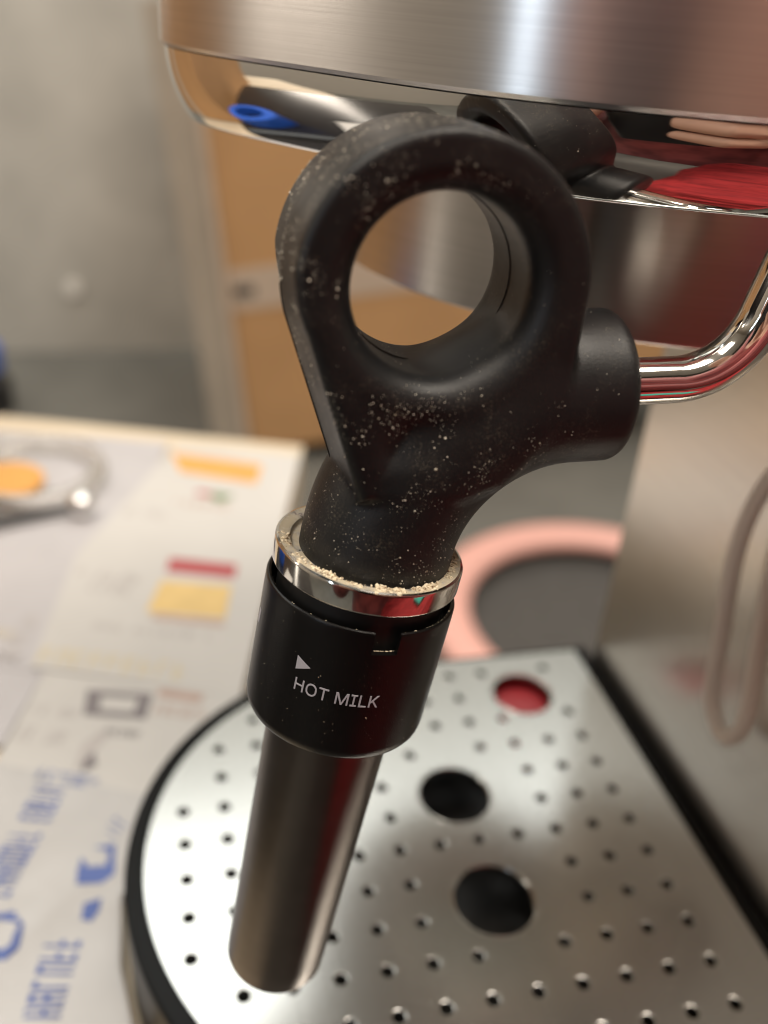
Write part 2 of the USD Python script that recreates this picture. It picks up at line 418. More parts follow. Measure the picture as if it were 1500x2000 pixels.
def surface_nets(f, lo, hi, h):
    ax = [np.arange(a, b + h, h) for a, b in zip(lo, hi)]
    G = np.stack(np.meshgrid(*ax, indexing='ij'), -1)
    S = f(G[..., 0], G[..., 1], G[..., 2])
    n = np.array(S.shape)
    cross_sum = np.zeros((*(n - 1), 3)); cnt = np.zeros(n - 1)
    offs = [(i, j, k) for i in (0, 1) for j in (0, 1) for k in (0, 1)]

    def sub(o):
        return S[o[0]:n[0] - 1 + o[0], o[1]:n[1] - 1 + o[1], o[2]:n[2] - 1 + o[2]]
    for o in offs:
        for axis in range(3):
            if o[axis]:
                continue
            o2 = list(o); o2[axis] = 1
            a, b = sub(o), sub(o2)
            c = (a < 0) != (b < 0)
            tt = np.where(c, a / np.where(c, a - b, 1), 0)
            for q in range(3):
                cross_sum[..., q] += np.where(c, o[q] + (tt if q == axis else 0), 0)
            cnt += c
    act = cnt > 0
    idx = np.full(act.shape, -1); idx[act] = np.arange(act.sum())
    v = np.argwhere(act) + cross_sum[act] / cnt[act][:, None]
    v = np.array(lo) + v * h
    faces = []
    for axis in range(3):
        b_, c_ = (axis + 1) % 3, (axis + 2) % 3
        sl0 = [slice(1, n[q] - 1) for q in range(3)]; sl0[axis] = slice(0, n[axis] - 1)
        sl1 = list(sl0); sl1[axis] = slice(1, n[axis])
        a, b = S[tuple(sl0)] < 0, S[tuple(sl1)] < 0
        P = np.argwhere(a != b)
        flip = a[a != b]
        base = P.copy()
        for q in range(3):
            if q != axis:
                base[:, q] += 1
        quad = []
        for db, dc in ((-1, -1), (0, -1), (0, 0), (-1, 0)):
            g = base.copy(); g[:, b_] += db; g[:, c_] += dc
            quad.append(idx[g[:, 0], g[:, 1], g[:, 2]])
        Q = np.stack(quad, 1)
        Q[~flip] = Q[~flip][:, ::-1]
        faces.append(Q)
    Q = np.vstack(faces)
    Q = Q[(Q >= 0).all(1)]
    for _ in range(3):
        e = 0.05
        g = np.stack([f(*(v + d).T) - f(*(v - d).T) for d in np.eye(3) * e], 1) / (2 * e)
        g /= np.maximum(np.linalg.norm(g, axis=1), 1e-6)[:, None]
        v = v - np.clip(f(*v.T), -.4, .4)[:, None] * g
    return v, np.vstack([Q[:, [0, 1, 2]], Q[:, [0, 2, 3]]])


gv, gf = surface_nets(grip_sdf, (-20, -5, -13), (35, 57, 13), 0.42)
grip = trimesh.Trimesh(gv, gf, process=False)

WND = thing('steam_wand', 'black ring-handled steam wand with a hot milk collar and steel nozzle', 'steam wand')
gm = trimesh.Trimesh(wand(gv), gf, process=False)
if gm.volume < 0:
    gm.invert()
GRIP = obj('handle', gm, M['grip'], WND, smooth=True)
# mould seams: the outer band and the inside of the ring hole
ta = np.linspace(math.radians(60), math.radians(213), 60)
outer = [(RC[0] + 17.35 * math.cos(x), RC[1] + 17.35 * math.sin(x), 0) for x in ta]
tl = (RC[0] + 17.35 * math.cos(math.radians(213)), RC[1] + 17.35 * math.sin(math.radians(213)))
co = np.array(_hull.exterior.coords)
lft = co[(co[:, 0] < 2) & (co[:, 1] < 30)]
lft = lft[lft[:, 1].argsort()[::-1]]
outer = [o for o in outer if lft[0][1] + .2 < o[1] < 33 and o[0] < 0]
pb = np.array([-6.4, 10.6])
for f_ in np.linspace(0, 1, 24):
    p_ = lft[0] * (1 - f_) + np.array([-6.0, 8.3]) * f_
    if p_[1] > 9.6:
        outer.append((p_[0], p_[1], 0))
obj('mould_seam', tube(wand(outer), 0.00013, 6), M['seam'], GRIP)
ta = np.linspace(0, 2 * np.pi, 90)
obj('mould_seam', tube(wand([(RC[0] + 10.4 * math.cos(x), RC[1] + 10.4 * math.sin(x), 0) for x in ta]), 0.00013, 6, False), M['seam'], GRIP)

# steel ring
rg = obj('steel_ring', wand_mesh(lathe([(12.45, 0.0), (12.75, -0.10), (12.87, -0.35), (12.87, -3.0), (12.75, -3.2), (11.6, -3.2)], 128)), M['ring'], WND, smooth=40)
obj('ring_face', wand_mesh(lathe([(12.44, 0.0), (11.9, -0.12), (11.3, -0.16), (10.9, -0.30), (10.7, -0.8), (10.4, -1.0), (8.0, -1.0)], 128)), M['ring_top'], rg, smooth=40)
# inner sleeve seen in the gap
obj('inner_sleeve', wand_mesh(lathe([(11.55, -2.9), (11.55, -10.0)], 96)), M['collar_in'], WND, smooth=True)
# collar with lip, groove and notch
prof = [(12.35, -6.0), (12.5, -5.72), (12.8, -5.62), (13.0, -5.72), (13.12, -6.0), (13.12, -7.5), (12.95, -24.4), (12.8, -25.4), (12.45, -26.0), (11.9, -26.25), (9.3, -26.25), (9.3, -9.2), (12.35, -9.0)]
cm = wand_mesh(lathe([(a_, b_) for a_, b_ in prof], 180, True))
loc = lathe(prof, 180, True)
mf = manifold3d.Manifold(manifold3d.Mesh(np.array(loc.vertices, np.float32), np.array(loc.faces, np.uint32)))


def cyl_point(phi, r, w):
    return np.array([r * math.sin(phi), -r * math.cos(phi), w])


nb = trimesh.creation.box([3.5, 4.0, 3.3]); nb.apply_translation([0, -12.7, -7.1]); nb.apply_transform(trimesh.transformations.rotation_matrix(math.radians(3.4), [0, 0, 1]))
mf2 = mf - manifold3d.Manifold(manifold3d.Mesh(np.array(nb.vertices, np.float32), np.array(nb.faces, np.uint32)))
q = mf2.to_mesh()
COL = obj('collar', wand_mesh(trimesh.Trimesh(q.vert_properties[:, :3], q.tri_verts, process=False)), M['collar'], WND, smooth=35)


def on_collar(me, r=13.06):
    """Flat lettering (x along the collar in mm, y up the wand) wrapped round it."""
    v = np.array(me.vertices); phi = v[:, 0] / 13.0; rr = r + v[:, 2]
    return trimesh.Trimesh(wand(np.c_[rr * np.sin(phi), v[:, 1], rr * np.cos(phi)]), me.faces, process=False)


def refine(me, L):
    v, f = trimesh.remesh.subdivide_to_size(me.vertices, me.faces, L)
    return trimesh.Trimesh(v, f, process=False)


x0 = math.radians(-43.2) * 13.0; x1 = math.radians(7.2) * 13.0
word = meshkit.text_mesh('HOT MILK', 1.0, 0.1)
wid = word.bounds[1][0] - word.bounds[0][0]
xcur = x0
sx = (x1 - x0) / wid
off = word.bounds[0][0]
pieces = word.split(only_watertight=False)
cols = [sorted(pieces, key=lambda g_: g_.bounds[0][0])][0]
for g_ in cols:
    g_.apply_translation([-off, 0, 0]); g_.apply_scale([sx, 1.82, 0.5])
    g_.apply_translation([x0, -16.95, 0])
    obj('letter', on_collar(refine(g_, 0.5)), M['print'], COL)
tri = prism([(math.radians(-44.6) * 13, -13.95), (math.radians(-35.6) * 13, -12.95 - .0), (math.radians(-44.8) * 13, -11.9)], 0, 0.05)
obj('arrow_mark', on_collar(refine(tri, 0.5)), M['print'], COL)
mk = prism([(math.radians(-93) * 13, -13.2), (math.radians(-89) * 13, -13.2), (math.radians(-89) * 13, -11.2), (math.radians(-93) * 13, -11.2)], 0, 0.05)
obj('side_mark', on_collar(refine(mk, 0.5)), M['print'], COL)
# nozzle
obj('nozzle', wand_mesh(lathe([(9.25, -24.0), (8.75, -45.0), (8.15, -75.0), (8.05, -78.4), (7.7, -79.2), (6.9, -79.5), (3.0, -79.5), (2.6, -79.0), (0.0, -78.6)], 128)), M['nozzle'], WND, smooth=40)
# chrome pipe leaving the handle and rising into the machine's head
d1, m1 = np.array([.984, .18]), np.array([-.18, .984])
p0 = np.array([25.0, 26.5])
A = p0 + np.linspace(0, 11.3, 12)[:, None] * d1
fa = np.linspace(0, 1.3, 28)
B = A[-1] + 12 * (np.sin(fa)[:, None] * d1 + (1 - np.cos(fa))[:, None] * m1)
dd = math.cos(1.3) * d1 + math.sin(1.3) * m1
E_ = B[-1] + np.linspace(0, 30.0, 8)[1:, None] * dd
pp = np.vstack([A, B[1:], E_])
pts = wand(np.c_[pp, np.zeros(len(pp))])
obj('steam_pipe', tube(pts, 0.00315, 28), M['chrome_tube'], WND, smooth=True)

# ------------------------------------------------------------------ dried coffee and dust (uncountable)
def grains(P, N_, size, seed):
    r_ = np.random.default_rng(seed)
    ico = trimesh.creation.icosphere(0)
    V, Fc, k = [], [], 0
    for p, n_, s in zip(P, N_, size):
        a_ = r_.normal(size=3); a_ -= n_ * (a_ @ n_); a_ /= np.linalg.norm(a_); b_ = np.cross(n_, a_)
        e_ = r_.uniform(.45, 1.3, 3) * s; e_[2] *= .7
        jit = ico.vertices * (1 + r_.uniform(-.35, .35, (len(ico.vertices), 1)))
        V.append(p + jit[:, :1] * e_[0] * a_ + jit[:, 1:2] * e_[1] * b_ + jit[:, 2:] * e_[2] * n_ + n_ * e_[2] * .3)
        Fc.append(ico.faces + k); k += len(ico.vertices)
    return trimesh.Trimesh(np.vstack(V), np.vstack(Fc), process=False)


gm.process(validate=False)
nv = 60000
sp, fi = trimesh.sample.sample_surface(gm, nv, seed=3)
sn = gm.face_normals[fi]
rel = (sp - C0) * 1000
lu, lw, ln = rel @ UX, rel @ AX, rel @ NX
nnx = sn @ NX
cl = meshkit.fbm(np.c_[lu, lw, ln] * 0.35, 3, 5)
ringd = np.hypot(lu - RC[0], lw - RC[1])
w_ = np.where(nnx > -0.2, 1.0, 0.2) * np.clip((cl - .47) * 10, 0.02, 3)
lefty = np.exp(-((ringd - 15.5) / 3.0) ** 2) * np.clip((6 - lu) / 12, 0, 1.3) * (lw > 14)
val = np.exp(-((lw - (11 + 0.75 * lu)) / 3.2) ** 2) * (ln > 4) * (lu > -8) * (lu < 16)
spot = np.exp(-((lu - 1.0 - (lw - 17.5) * .6) / .8) ** 2 - ((lw - 17.5) / 2.2) ** 2) * (ln > 3)
neck = np.exp(-np.maximum(lw - 0, 0) / 5.0) * 1.2
w_ = w_ * (0.10 + 4.2 * lefty + 1.0 * val + neck + 9.0 * spot) * (lw > -0.9)
w_ /= w_.sum()
pick = rng.choice(nv, 6500, replace=False, p=w_)
size = 0.001 * np.clip(rng.lognormal(math.log(0.029), 0.60, len(pick)), 0.018, 0.16)
top('coffee_dust', grains(sp[pick], sn[pick], size, 4), M['dust'], 'pale coffee dust scattered over the black ring handle', 'dust', kind='stuff')
# crumbs lying on the steel ring round the foot of the handle
P, S_ = [], []
for _ in range(2300):
    phi = rng.normal(35, 38) if rng.random() < .6 else rng.uniform(-100, 100)
    phi = math.radians(phi)
    clump = meshkit.fbm(np.array([[phi * 9, 0.3, 0.7]]), 2, 9)[0]
    if rng.random() > np.clip((clump - .42) * 4.5, .04, 1):
        continue
    r_ = np.clip(10.75 + abs(rng.normal(0, .8)), 10.6, 12.5)
    P.append((r_ * math.sin(phi), -0.75 if r_ < 11 else -0.18 + .02, r_ * math.cos(phi)))
    S_.append(np.clip(rng.lognormal(math.log(.13), .6), .04, .50))
for _ in range(130):
    phi = math.radians(rng.choice([rng.uniform(-85, -7), rng.uniform(14, 60)])); P.append((12.6 * math.sin(phi), -5.75, 12.6 * math.cos(phi))); S_.append(np.clip(rng.lognormal(math.log(.05), .5), .03, .16))
for _ in range(60):
    phi = math.radians(rng.normal(4, 3.5)); P.append((12.2 * math.sin(phi), -8.68, 12.3 * math.cos(phi))); S_.append(rng.uniform(.03, .10))
for _ in range(150):
    phi = math.radians(rng.uniform(-85, 75)); P.append((13.08 * math.sin(phi), rng.uniform(-25, -6), 13.08 * math.cos(phi))); S_.append(np.clip(rng.lognormal(math.log(.028), .4), .015, .08))
P = np.array(P); S_ = np.array(S_) / 1000
Nn = np.tile(AX, (len(P), 1))
top('coffee_grounds', grains(wand(P), Nn, S_, 6), M['crumb'], 'tan coffee grounds caked on the steel ring below the handle', 'crumbs', kind='stuff')

# ------------------------------------------------------------------ coffee machine
MAC = thing('coffee_machine', 'brushed steel coffee machine head over a chrome trim and group', 'coffee machine')
HP = [(-55, 46), (-82, 38), (-99, 24), (-106.5, 8), (-108.0, -5.2), (-103.5, -12.0), (-99.1, -16.4), (-87.6, -33.7), (-79.8, -43.1), (-72.7, -51.7), (-65.3, -59.6), (-56.8, -64.6), (-48.0, -68.4), (-38.9, -71.1), (-20, -75.5), (10, -79.5), (60, -81), (110, -81)]
tck, _u = splprep(np.array(HP, float).T, s=14)
tt = np.linspace(0, 1, 320)
HX = np.array(splev(tt, tck)).T; HD = np.array(splev(tt, tck, der=1)).T; HD /= np.linalg.norm(HD, axis=1)[:, None]
HN = np.c_[HD[:, 1], -HD[:, 0]]
if HN[160] @ np.array([-1, -1]) < 0:
    HN = -HN


def head_loft(profile, mat_, name, cap_last=False, lbl=None, sm=30):
    """profile: (inset, z) in mm swept along the head's outline; the ends run back to a straight rear."""
    rows = []
    for ins, z in profile:
        c_ = HX - HN * ins
        c_ = np.vstack([[180, 48 - ins], c_, [180, -81 + ins]])
        rows.append(np.c_[c_, np.full(len(c_), z)])
    R_ = np.array(rows) / 1000; k, n_ = R_.shape[:2]
    v = R_.reshape(-1, 3); f = []
    for i in range(k - 1):
        for j in range(n_ - 1):
            a_, b_, c2, d2 = i * n_ + j, i * n_ + j + 1, (i + 1) * n_ + j + 1, (i + 1) * n_ + j
            f += [[a_, b_, c2], [a_, c2, d2]]
    me = trimesh.Trimesh(v, np.array(f), process=False)
    return obj(name, me, mat_, MAC, smooth=sm, label=lbl)


head_loft([(60, 168.0), (1.2, 168.0), (0.45, 168.2), (0.0, 168.8), (0.0, 262), (1.5, 264), (60, 264)], M['head'], 'head')
tq = np.radians(np.r_[np.linspace(2, 34, 12), np.linspace(45, 90, 6)])
ln = np.r_[np.full(11, 1.0), np.full(6, .25)]
pi_, pz_ = np.r_[0, np.cumsum(ln * np.sin((tq[1:] + tq[:-1]) / 2))], np.r_[0, np.cumsum(ln * np.cos((tq[1:] + tq[:-1]) / 2))]
head_loft([(0.8 + a_ * 1.02, 167.96 - b_ * 11.3 / pz_[-1]) for a_, b_ in zip(pi_, pz_)] + [(7.5, 156.66), (60, 156.66)], M['chrome'], 'chrome_trim')
# group housing below the trim
cy = trimesh.Trimesh
gh = lathe([(0, .1300), (.0675, .1300), (.0686, .1303), (.0690, .1310), (.0690, .1568)], 200)
gh.apply_translation([-.0037, .022, 0])
obj('group_housing', gh, M['group'], MAC, smooth=30)
gr_ = lathe([(.0, .1290), (.024, .1280), (.026, .1215), (.0285, .1205), (.031, .1215), (.0325, .1260), (.0335, .1302)], 120)
gr_.apply_translation([-.0037, .022, 0])
obj('group_ring', gr_, M['chrome_tube'], MAC, smooth=40)
# body behind the tray
bp = [(.018, -.112), (.018, .0325), (.0195, .034), (.18, .034), (.18, -.112)]
obj('back_panel', prism(bp, TZ, .1562), M['panel'], MAC)
# black half-round mount on the chrome trim
hx = np.array([-67.2, -51.4]); hn = np.array([-0.52, -0.854])
ht = np.array([-hn[1], hn[0]])
shape = [(10.2 * math.cos(a_), 157.2 + 10.8 * math.sin(a_) ** .85) for a_ in np.linspace(0, math.pi * .9, 40)] + [(-9.0, 160.5), (-4, 159.0), (2, 157.6), (6.5, 156.0), (10.2, 155.2), (10.3, 157.2)]
rows = []
for sc, dep in ((1, -9), (1, -.2), (.97, .6), (.90, 1.0), (.02, 1.0)):
    rows.append([np.r_[hx + ht * x_ * sc + hn * dep, 160.5 + (z_ - 160.5) * sc] for x_, z_ in shape])
R_ = np.array(rows) / 1000; k, n_ = R_.shape[:2]
f = []
for i in range(k - 1):
    for j in range(n_ - 1):
        a_, b_, c2, d2 = i * n_ + j, i * n_ + j + 1, (i + 1) * n_ + j + 1, (i + 1) * n_ + j
        f += [[a_, b_, c2], [a_, c2, d2]]
obj('pivot_mount', trimesh.Trimesh(R_.reshape(-1, 3), np.array(f), process=False), M['mount'], MAC, smooth=35)

def onx(x, y, X):
    d = ((x - 750) / F_PX) * CX + ((y - 1000) / F_PX) * CY + CZ
    return CAM + d * (X - CAM[0]) / d[0]


lp = np.array([onx(x, y, .0125) for x, y in ((1580, 860), (1510, 930), (1462, 1010), (1427, 1130), (1402, 1280), (1394, 1390), (1414, 1438), (1446, 1425), (1472, 1330), (1498, 1180), (1525, 1050))])
tk, _ = splprep(lp.T, s=0)
top('drain_hose', tube(np.array(splev(np.linspace(0, 1, 60), tk)).T, .0019, 14), M['hose'], 'grey translucent hose hanging in a loop against the steel panel', 'hose', smooth=True)

# ------------------------------------------------------------------ drip tray
def spline_closed(pts, n=160):
    p = np.array(pts, float); p = np.vstack([p, p[:1]])
    tk, _ = splprep(p.T, s=3, per=True)
    return np.array(splev(np.linspace(0, 1, n, endpoint=False), tk)).T


left = [(-97.1, 20.7), (-107.6, 10.4), (-113.4, 1.8), (-116.9, -8.5), (-118.9, -19.2), (-119.3, -30.0), (-118.4, -40.2), (-115.8, -49.9), (-112.0, -59.2), (-105, -71), (-95, -82), (-82, -91), (-66, -97.5)]
pts = [(-60, 36.9), (-78, 33.6), (-88, 27.8)] + left + [(-45, -100.5)]
tk, _ = splprep(np.array(pts, float).T, s=2)
arc = np.array(splev(np.linspace(0, 1, 120), tk)).T
plate = sg.Polygon([(13.4, 36.9)] + [tuple(a_) for a_ in arc] + [(13.4, -101)]).buffer(-1.0).buffer(1.0)
inner = plate.buffer(0.25)
outer_ = plate.buffer(4.3)
outer_ = outer_.intersection(sg.box(-200, -200, 17.9, 38.2))
DT = thing('drip_tray', 'round-fronted black drip tray with a perforated steel grate', 'drip tray')


def scale_poly(g, s=.001):
    return shapely.transform(g, lambda c: c * s)


body = []
wall_ = outer_.difference(inner)
body.append(prism(scale_poly(outer_.buffer(-.6)), -.0298, -.027))
steps = [(-29.0, 0), (-1.6, 0)]
for z0, z1, ins in ((-27.0, -1.1, 0.0), (-1.1, -.35, 0.18), (-.35, 0.15, 0.55)):
    g = outer_.buffer(-ins).difference(inner)
    for gg in getattr(g, 'geoms', [g]):
        body.append(prism(scale_poly(gg), z0 / 1000, z1 / 1000))
obj('tray_body', cat_(body), M['tray'], DT)
basin = prism(scale_poly(inner.buffer(-.3)), -.0268, -.0225)
obj('basin', basin, M['tray_in'], DT)
big = [(-42.0, -15.3, 9.2), (-42.0, -47.0, 9.3), (-10.8, 19.2, 8.7)]
lim = [14.0, 14.0, 12.5]
holes = []
for i in range(-1, 14):
    for r_ in range(-6, 13):
        x, y = -10.0 * i, -10.0 * r_
        if not plate.buffer(-4.6).contains(sg.Point(x, y)) or x > 5:
            continue
        if any(math.hypot(x - bx, y - by) < L_ for (bx, by, _), L_ in zip(big, lim)) or (i, r_) == (4, 0):
            continue
        holes.append((x, y))
g = plate.buffer(-.15)
cut = [sg.Point(x, y).buffer(1.65, 8) for x, y in holes] + [sg.Point(x, y).buffer(r + .55, 24) for x, y, r in big]
g = g.difference(shapely.union_all(cut))
ms = [prism(scale_poly(g), -.0003, 0)]
def ringlet(x, y, prof, n):
    me = lathe(np.array(prof) / 1000, n); me.apply_translation([x / 1000, y / 1000, 0]); return me
for x, y in holes:
    ms.append(ringlet(x, y, [(1.66, 0.0), (1.5, -0.05), (1.42, -0.13)], 20))
for x, y, r in big:
    ms.append(ringlet(x, y, [(r + .56, 0.0), (r + .40, .12), (r + .15, .12), (r - .05, -.1), (r - .1, -1.4)], 56))
GR = obj('grate', cat_(ms), M['grate'], DT, smooth=25)
fl = lathe(np.array([(0, -3.4), (6, -3.5), (8.6, -4.2), (9.2, -5.4), (9.2, -21)]) / 1000, 48); fl.apply_translation([-.0108, .0192, 0])
obj('level_float', fl, M['red'], DT, smooth=35, label='red float showing through the far round opening')
for (x, y, s_) in ((-43.2, -26.5, 1.6), (-44.5, -58.5, 2.6), (-41.5, -58.8, 1.8)):
    b_ = trimesh.creation.icosphere(2); b_.vertices *= np.array([s_, s_ * .7, s_ * .8]) * (1 + .2 * meshkit.noise(b_.vertices * 2, 3)[:, None])
    b_.vertices = b_.vertices / 1000 + np.array([x, y, -9.0]) / 1000
    top('dried_residue', b_, M['residue'], {1.6: 'small tan crumb in the middle round opening of the tray', 2.6: 'larger brown lump in the nearest round opening of the tray', 1.8: 'smaller brown lump right of the larger one in the nearest opening'}[s_], 'residue', smooth=True)

# ------------------------------------------------------------------ leaflets on the table
def sheet_poly(pxs, z):
    return sg.Polygon([pix(x, y, z)[:2] for x, y in pxs])


def sheet(pxs, z, mat_, name, label, cat, th_=.0003, wav=.0004, seed=1):
    me = prism(sheet_poly(pxs, z), z - th_, z)
    return thing(name, label, cat), me, z


def wavy(me, extra=0.0):
    v, f = trimesh.remesh.subdivide_to_size(me.vertices, me.faces, .012, max_iter=12)
    up = .0022 * meshkit.fbm(np.c_[v[:, :2] * 14, np.zeros(len(v))], 2, 21)
    if extra:
        up = up + extra * np.abs(meshkit.fbm(np.c_[v[:, :2] * [55, 22], np.full(len(v), 3.0)], 3, 22) - .5)
    v = np.array(v); v[:, 2] += up
    return trimesh.Trimesh(v, f, process=False)


def leaflet(pxs, lvl, mat_, label, prints, name='leaflet', cat='leaflet'):
    z = TZ + .0006 + lvl * .0007
    ex = .006 if mat_ is M['paper3'] else 0.0
    t_ = thing(name, label, cat)
    obj('sheet', wavy(prism(sheet_poly(pxs, z), z - .0004, z), ex), mat_, t_, smooth=40)
    for nm, ink, poly in prints:
        if nm == 'text':
            (xa, ya), (xb, yb), h_, nword = poly
            a_, b_ = pix(xa, ya, z)[:2], pix(xb, yb, z)[:2]
            d_ = (b_ - a_); L_ = np.linalg.norm(d_); d_ /= L_; n2 = np.array([-d_[1], d_[0]])
            pos, k_, bits = 0.0, 0, []
            step = L_ / nword
            while pos < L_ * .98 and k_ < 60:
                lw_ = step * .14
                def bar(xa_, xb_, ya_, yb_):
                    c_ = a_ + d_ * (pos + xa_)
                    e_ = d_ * (xb_ - xa_)
                    bits.append(prism([c_ + n2 * ya_, c_ + e_ + n2 * ya_, c_ + e_ + n2 * yb_, c_ + n2 * yb_], z + .00005, z + .00012))
                if rng.random() < .92:
                    bar(0, lw_ * 1.3, 0, h_)
                    if rng.random() < .5:
                        bar(step * .55, step * .55 + lw_ * 1.3, 0, h_)
                    for lev in (0, .42, .84):
                        if rng.random() < .6:
                            bar(lw_ * 1.3, step * .55, h_ * lev, h_ * (lev + .16))
                pos += step; k_ += 1
            obj('print_line', wavy(cat_(bits), ex), M['ink_' + ink], t_)
        else:
            g_ = sheet_poly(poly, z)
            if nm == 'ring_print':
                g_ = g_.difference(shapely.affinity.scale(g_, .55, .55))
            obj(nm, wavy(prism(g_, z + .00005, z + .00012), ex), M['ink_' + ink], t_)
    return t_


leaflet([(-80, 838), (330, 868), (120, 1330), (-330, 1250)], 0, M['paper2'], 'lilac-tinted white leaflet under the clear lid and pen', [
    ('text', 'lgrey', ((30, 1290), (90, 1200), .006, 5)), ('text', 'pale', ((-20, 1250), (20, 1258), .005, 4))])
leaflet([(345, 872), (586, 893), (470, 1368), (60, 1310), (150, 1090)], 1, M['paper'], 'white leaflet with orange heading and a red and gold picture at the table edge', [
    ('print_block', 'orange', [(335, 888), (512, 912), (500, 948), (352, 925)]),
    ('print_block', 'dred', [(385, 962), (415, 966), (412, 974), (383, 970)]),
    ('print_block', 'green', [(418, 966), (458, 972), (432, 986), (410, 976)]),
    ('print_block', 'dred', [(332, 1096), (464, 1108), (458, 1134), (325, 1122)]),
    ('print_block', 'gold', [(316, 1140), (452, 1150), (440, 1214), (286, 1202)]),
    ('text', 'lgrey', ((150, 1130), (280, 1142), .004, 6)),
    ('text', 'lgrey', ((180, 1235), (420, 1258), .004, 12)),
    ('text', 'pale', ((70, 1300), (400, 1340), .008, 10)),
    ('text', 'brown', ((340, 990), (470, 1004), .005, 7)),
    ('text', 'lgrey', ((240, 1010), (320, 1020), .007, 4)),
    ('text', 'lgrey', ((170, 1160), (262, 1172), .010, 4)),
    ('print_block', 'brown', [(300, 1206), (440, 1220), (436, 1230), (296, 1216)]),
])
leaflet([(90, 1318), (468, 1368), (400, 1490), (300, 1560), (-10, 1500), (10, 1460)], 2, M['paper'], 'white leaflet with a grey photo print beside the tray rim', [
    ('ring_print', 'grey', [(172, 1355), (300, 1362), (285, 1412), (163, 1404)]),
    ('print_block', 'brown', [(312, 1352), (398, 1364), (392, 1380), (308, 1368)]),
    ('print_block', 'lgrey', [(160, 1460), (205, 1430), (215, 1440), (165, 1500), (145, 1510)]),
    ('text', 'lgrey', ((60, 1400), (150, 1412), .004, 5)),
    ('text', 'brown', ((300, 1400), (400, 1412), .004, 6)),
    ('text', 'lgrey', ((30, 1450), (140, 1465), .006, 6)),
    ('text', 'grey', ((205, 1440), (290, 1450), .003, 6)),
    ('print_block', 'grey', [(165, 1480), (185, 1470), (190, 1500), (160, 1512)]),
])
leaflet([(-340, 1250), (85, 1325), (5, 1462), (-420, 1440)], 1, M['paper2'], 'pale blank sheet at the left picture edge, below the pen', [
    ('text', 'lgrey', ((-30, 1290), (40, 1302), .004, 4))])
leaflet([(-200, 1450), (285, 1560), (290, 1640), (238, 1760), (236, 1900), (262, 2030), (-420, 2050)], 3, M['paper3'], 'crinkled white sheet with blue lettering in front of the tray', [
    ('text', 'blue', ((20, 1760), (130, 1545), .0085, 12)),
    ('text', 'blue', ((70, 1530), (190, 1548), .004, 12)),
    ('ring_print', 'blue', [(160, 1664), (226, 1655), (222, 1728), (152, 1728)]),
    ('print_block', 'blue', [(152, 1700), (226, 1696), (222, 1732), (150, 1734)]),
    ('text', 'blue', ((228, 1642), (258, 1614), .005, 3)),
    ('ring_print', 'blue', [(-30, 1795), (30, 1788), (48, 1815), (38, 1860), (10, 1880), (-30, 1878)]),
    ('print_block', 'blue', [(165, 1775), (200, 1765), (195, 1790), (180, 1812), (160, 1808)]),
    ('text', 'blue', ((120, 2000), (165, 1840), .0085, 6)),
], name='printed_sheet', cat='printed sheet')
# folds of the crinkled sheet: soft ridges
for k_, ((xa, ya), (xb, yb)) in enumerate((((60, 1560), (10, 1740)), ((130, 1620), (60, 1990)), ((215, 1600), (120, 1860)))):
    pass

# clear lid with an orange disc, pen with a silver tip
z = TZ + .0035
z += .002; c = pix(60, 925, z)
lid = torus(.030, .0035, 48, 12); lid.apply_scale([1, 1, 1.3]); lid.apply_translation([c[0], c[1], z + .001])
LD = thing('clear_lid', 'round clear plastic lid with an orange disc inside', 'lid')
obj('rim', lid, M['clear'], LD, smooth=True)
dsc = trimesh.creation.cylinder(.017, .002, sections=40); c2 = pix(8, 940, z)
dsc.apply_translation([c2[0], c2[1], z])
obj('orange_disc', dsc, M['ink_orange'], LD)
z = TZ + .006
a_, b_ = pix(-120, 1040, z), pix(140, 990, z)
PN = thing('pen', 'thin dark pen with a bright silver ball tip', 'pen')
obj('barrel', tube([a_, a_ * .5 + b_ * .5, b_], [.0022, .0022, .0017], 12), M['darkp'], PN, smooth=True)
bl = trimesh.creation.icosphere(3, .0058); bl.apply_translation(pix(160, 985, z + .002))
obj('ball_tip', bl, M['silver'], PN, smooth=True)

# ------------------------------------------------------------------ background objects
BX = thing('cardboard_box', 'large brown cardboard box with a pale tape band behind the machine', 'box')
rot = trimesh.transformations.rotation_matrix(math.radians(7.0), [0, 1, 0])
rot = rot.T if False else trimesh.transformations.rotation_matrix(math.radians(-7.0), [0, 1, 0])


def lean(me):
    me = me.copy(); me.apply_transform(rot); me.apply_translation([0.010, 1.0, -.405]); return me


obj('box_body', lean(box(0, .66, 0, .36, 0, .56)), M['card'], BX)
obj('tape', lean(box(-.001, .66, -.0015, -.0005, .205, .258)), M['tape'], BX)
obj('flap', lean(box(-.052, -.003, -.004, -.001, .0, .56)), M['card2'], BX)
obj('flap', lean(box(-.012, -.004, -.010, -.006, .0, .56)), M['tape'], BX)
obj('handle_slot', lean(box(.002, .03, -.0022, -.0017, .222, .236)), M['tubgrey'], BX)
TB = thing('round_tub', 'shallow dark grey tub with a thick pink rim on the floor', 'tub')
cc = np.array([.335, .538])
rim = torus(.168, .023, 96, 16); rim.apply_scale([1, 1, .6]); rim.apply_translation([*cc, FL + .03])
obj('rim', rim, M['pink'], TB, smooth=True)
tb = lathe([(0, FL + .006), (.150, FL + .006), (.166, FL + .024), (.178, FL + .024), (.165, FL + .001), (0, FL + .001)], 72); tb.apply_translation([*cc, 0])
obj('basin', tb, M['tubgrey'], TB, smooth=40)
pl_ = lathe([(0, -.012), (.014, -.012), (.018, -.008), (.018, 0)], 32); pl_.apply_transform(trimesh.transformations.rotation_matrix(-math.pi / 2, [1, 0, 0]))
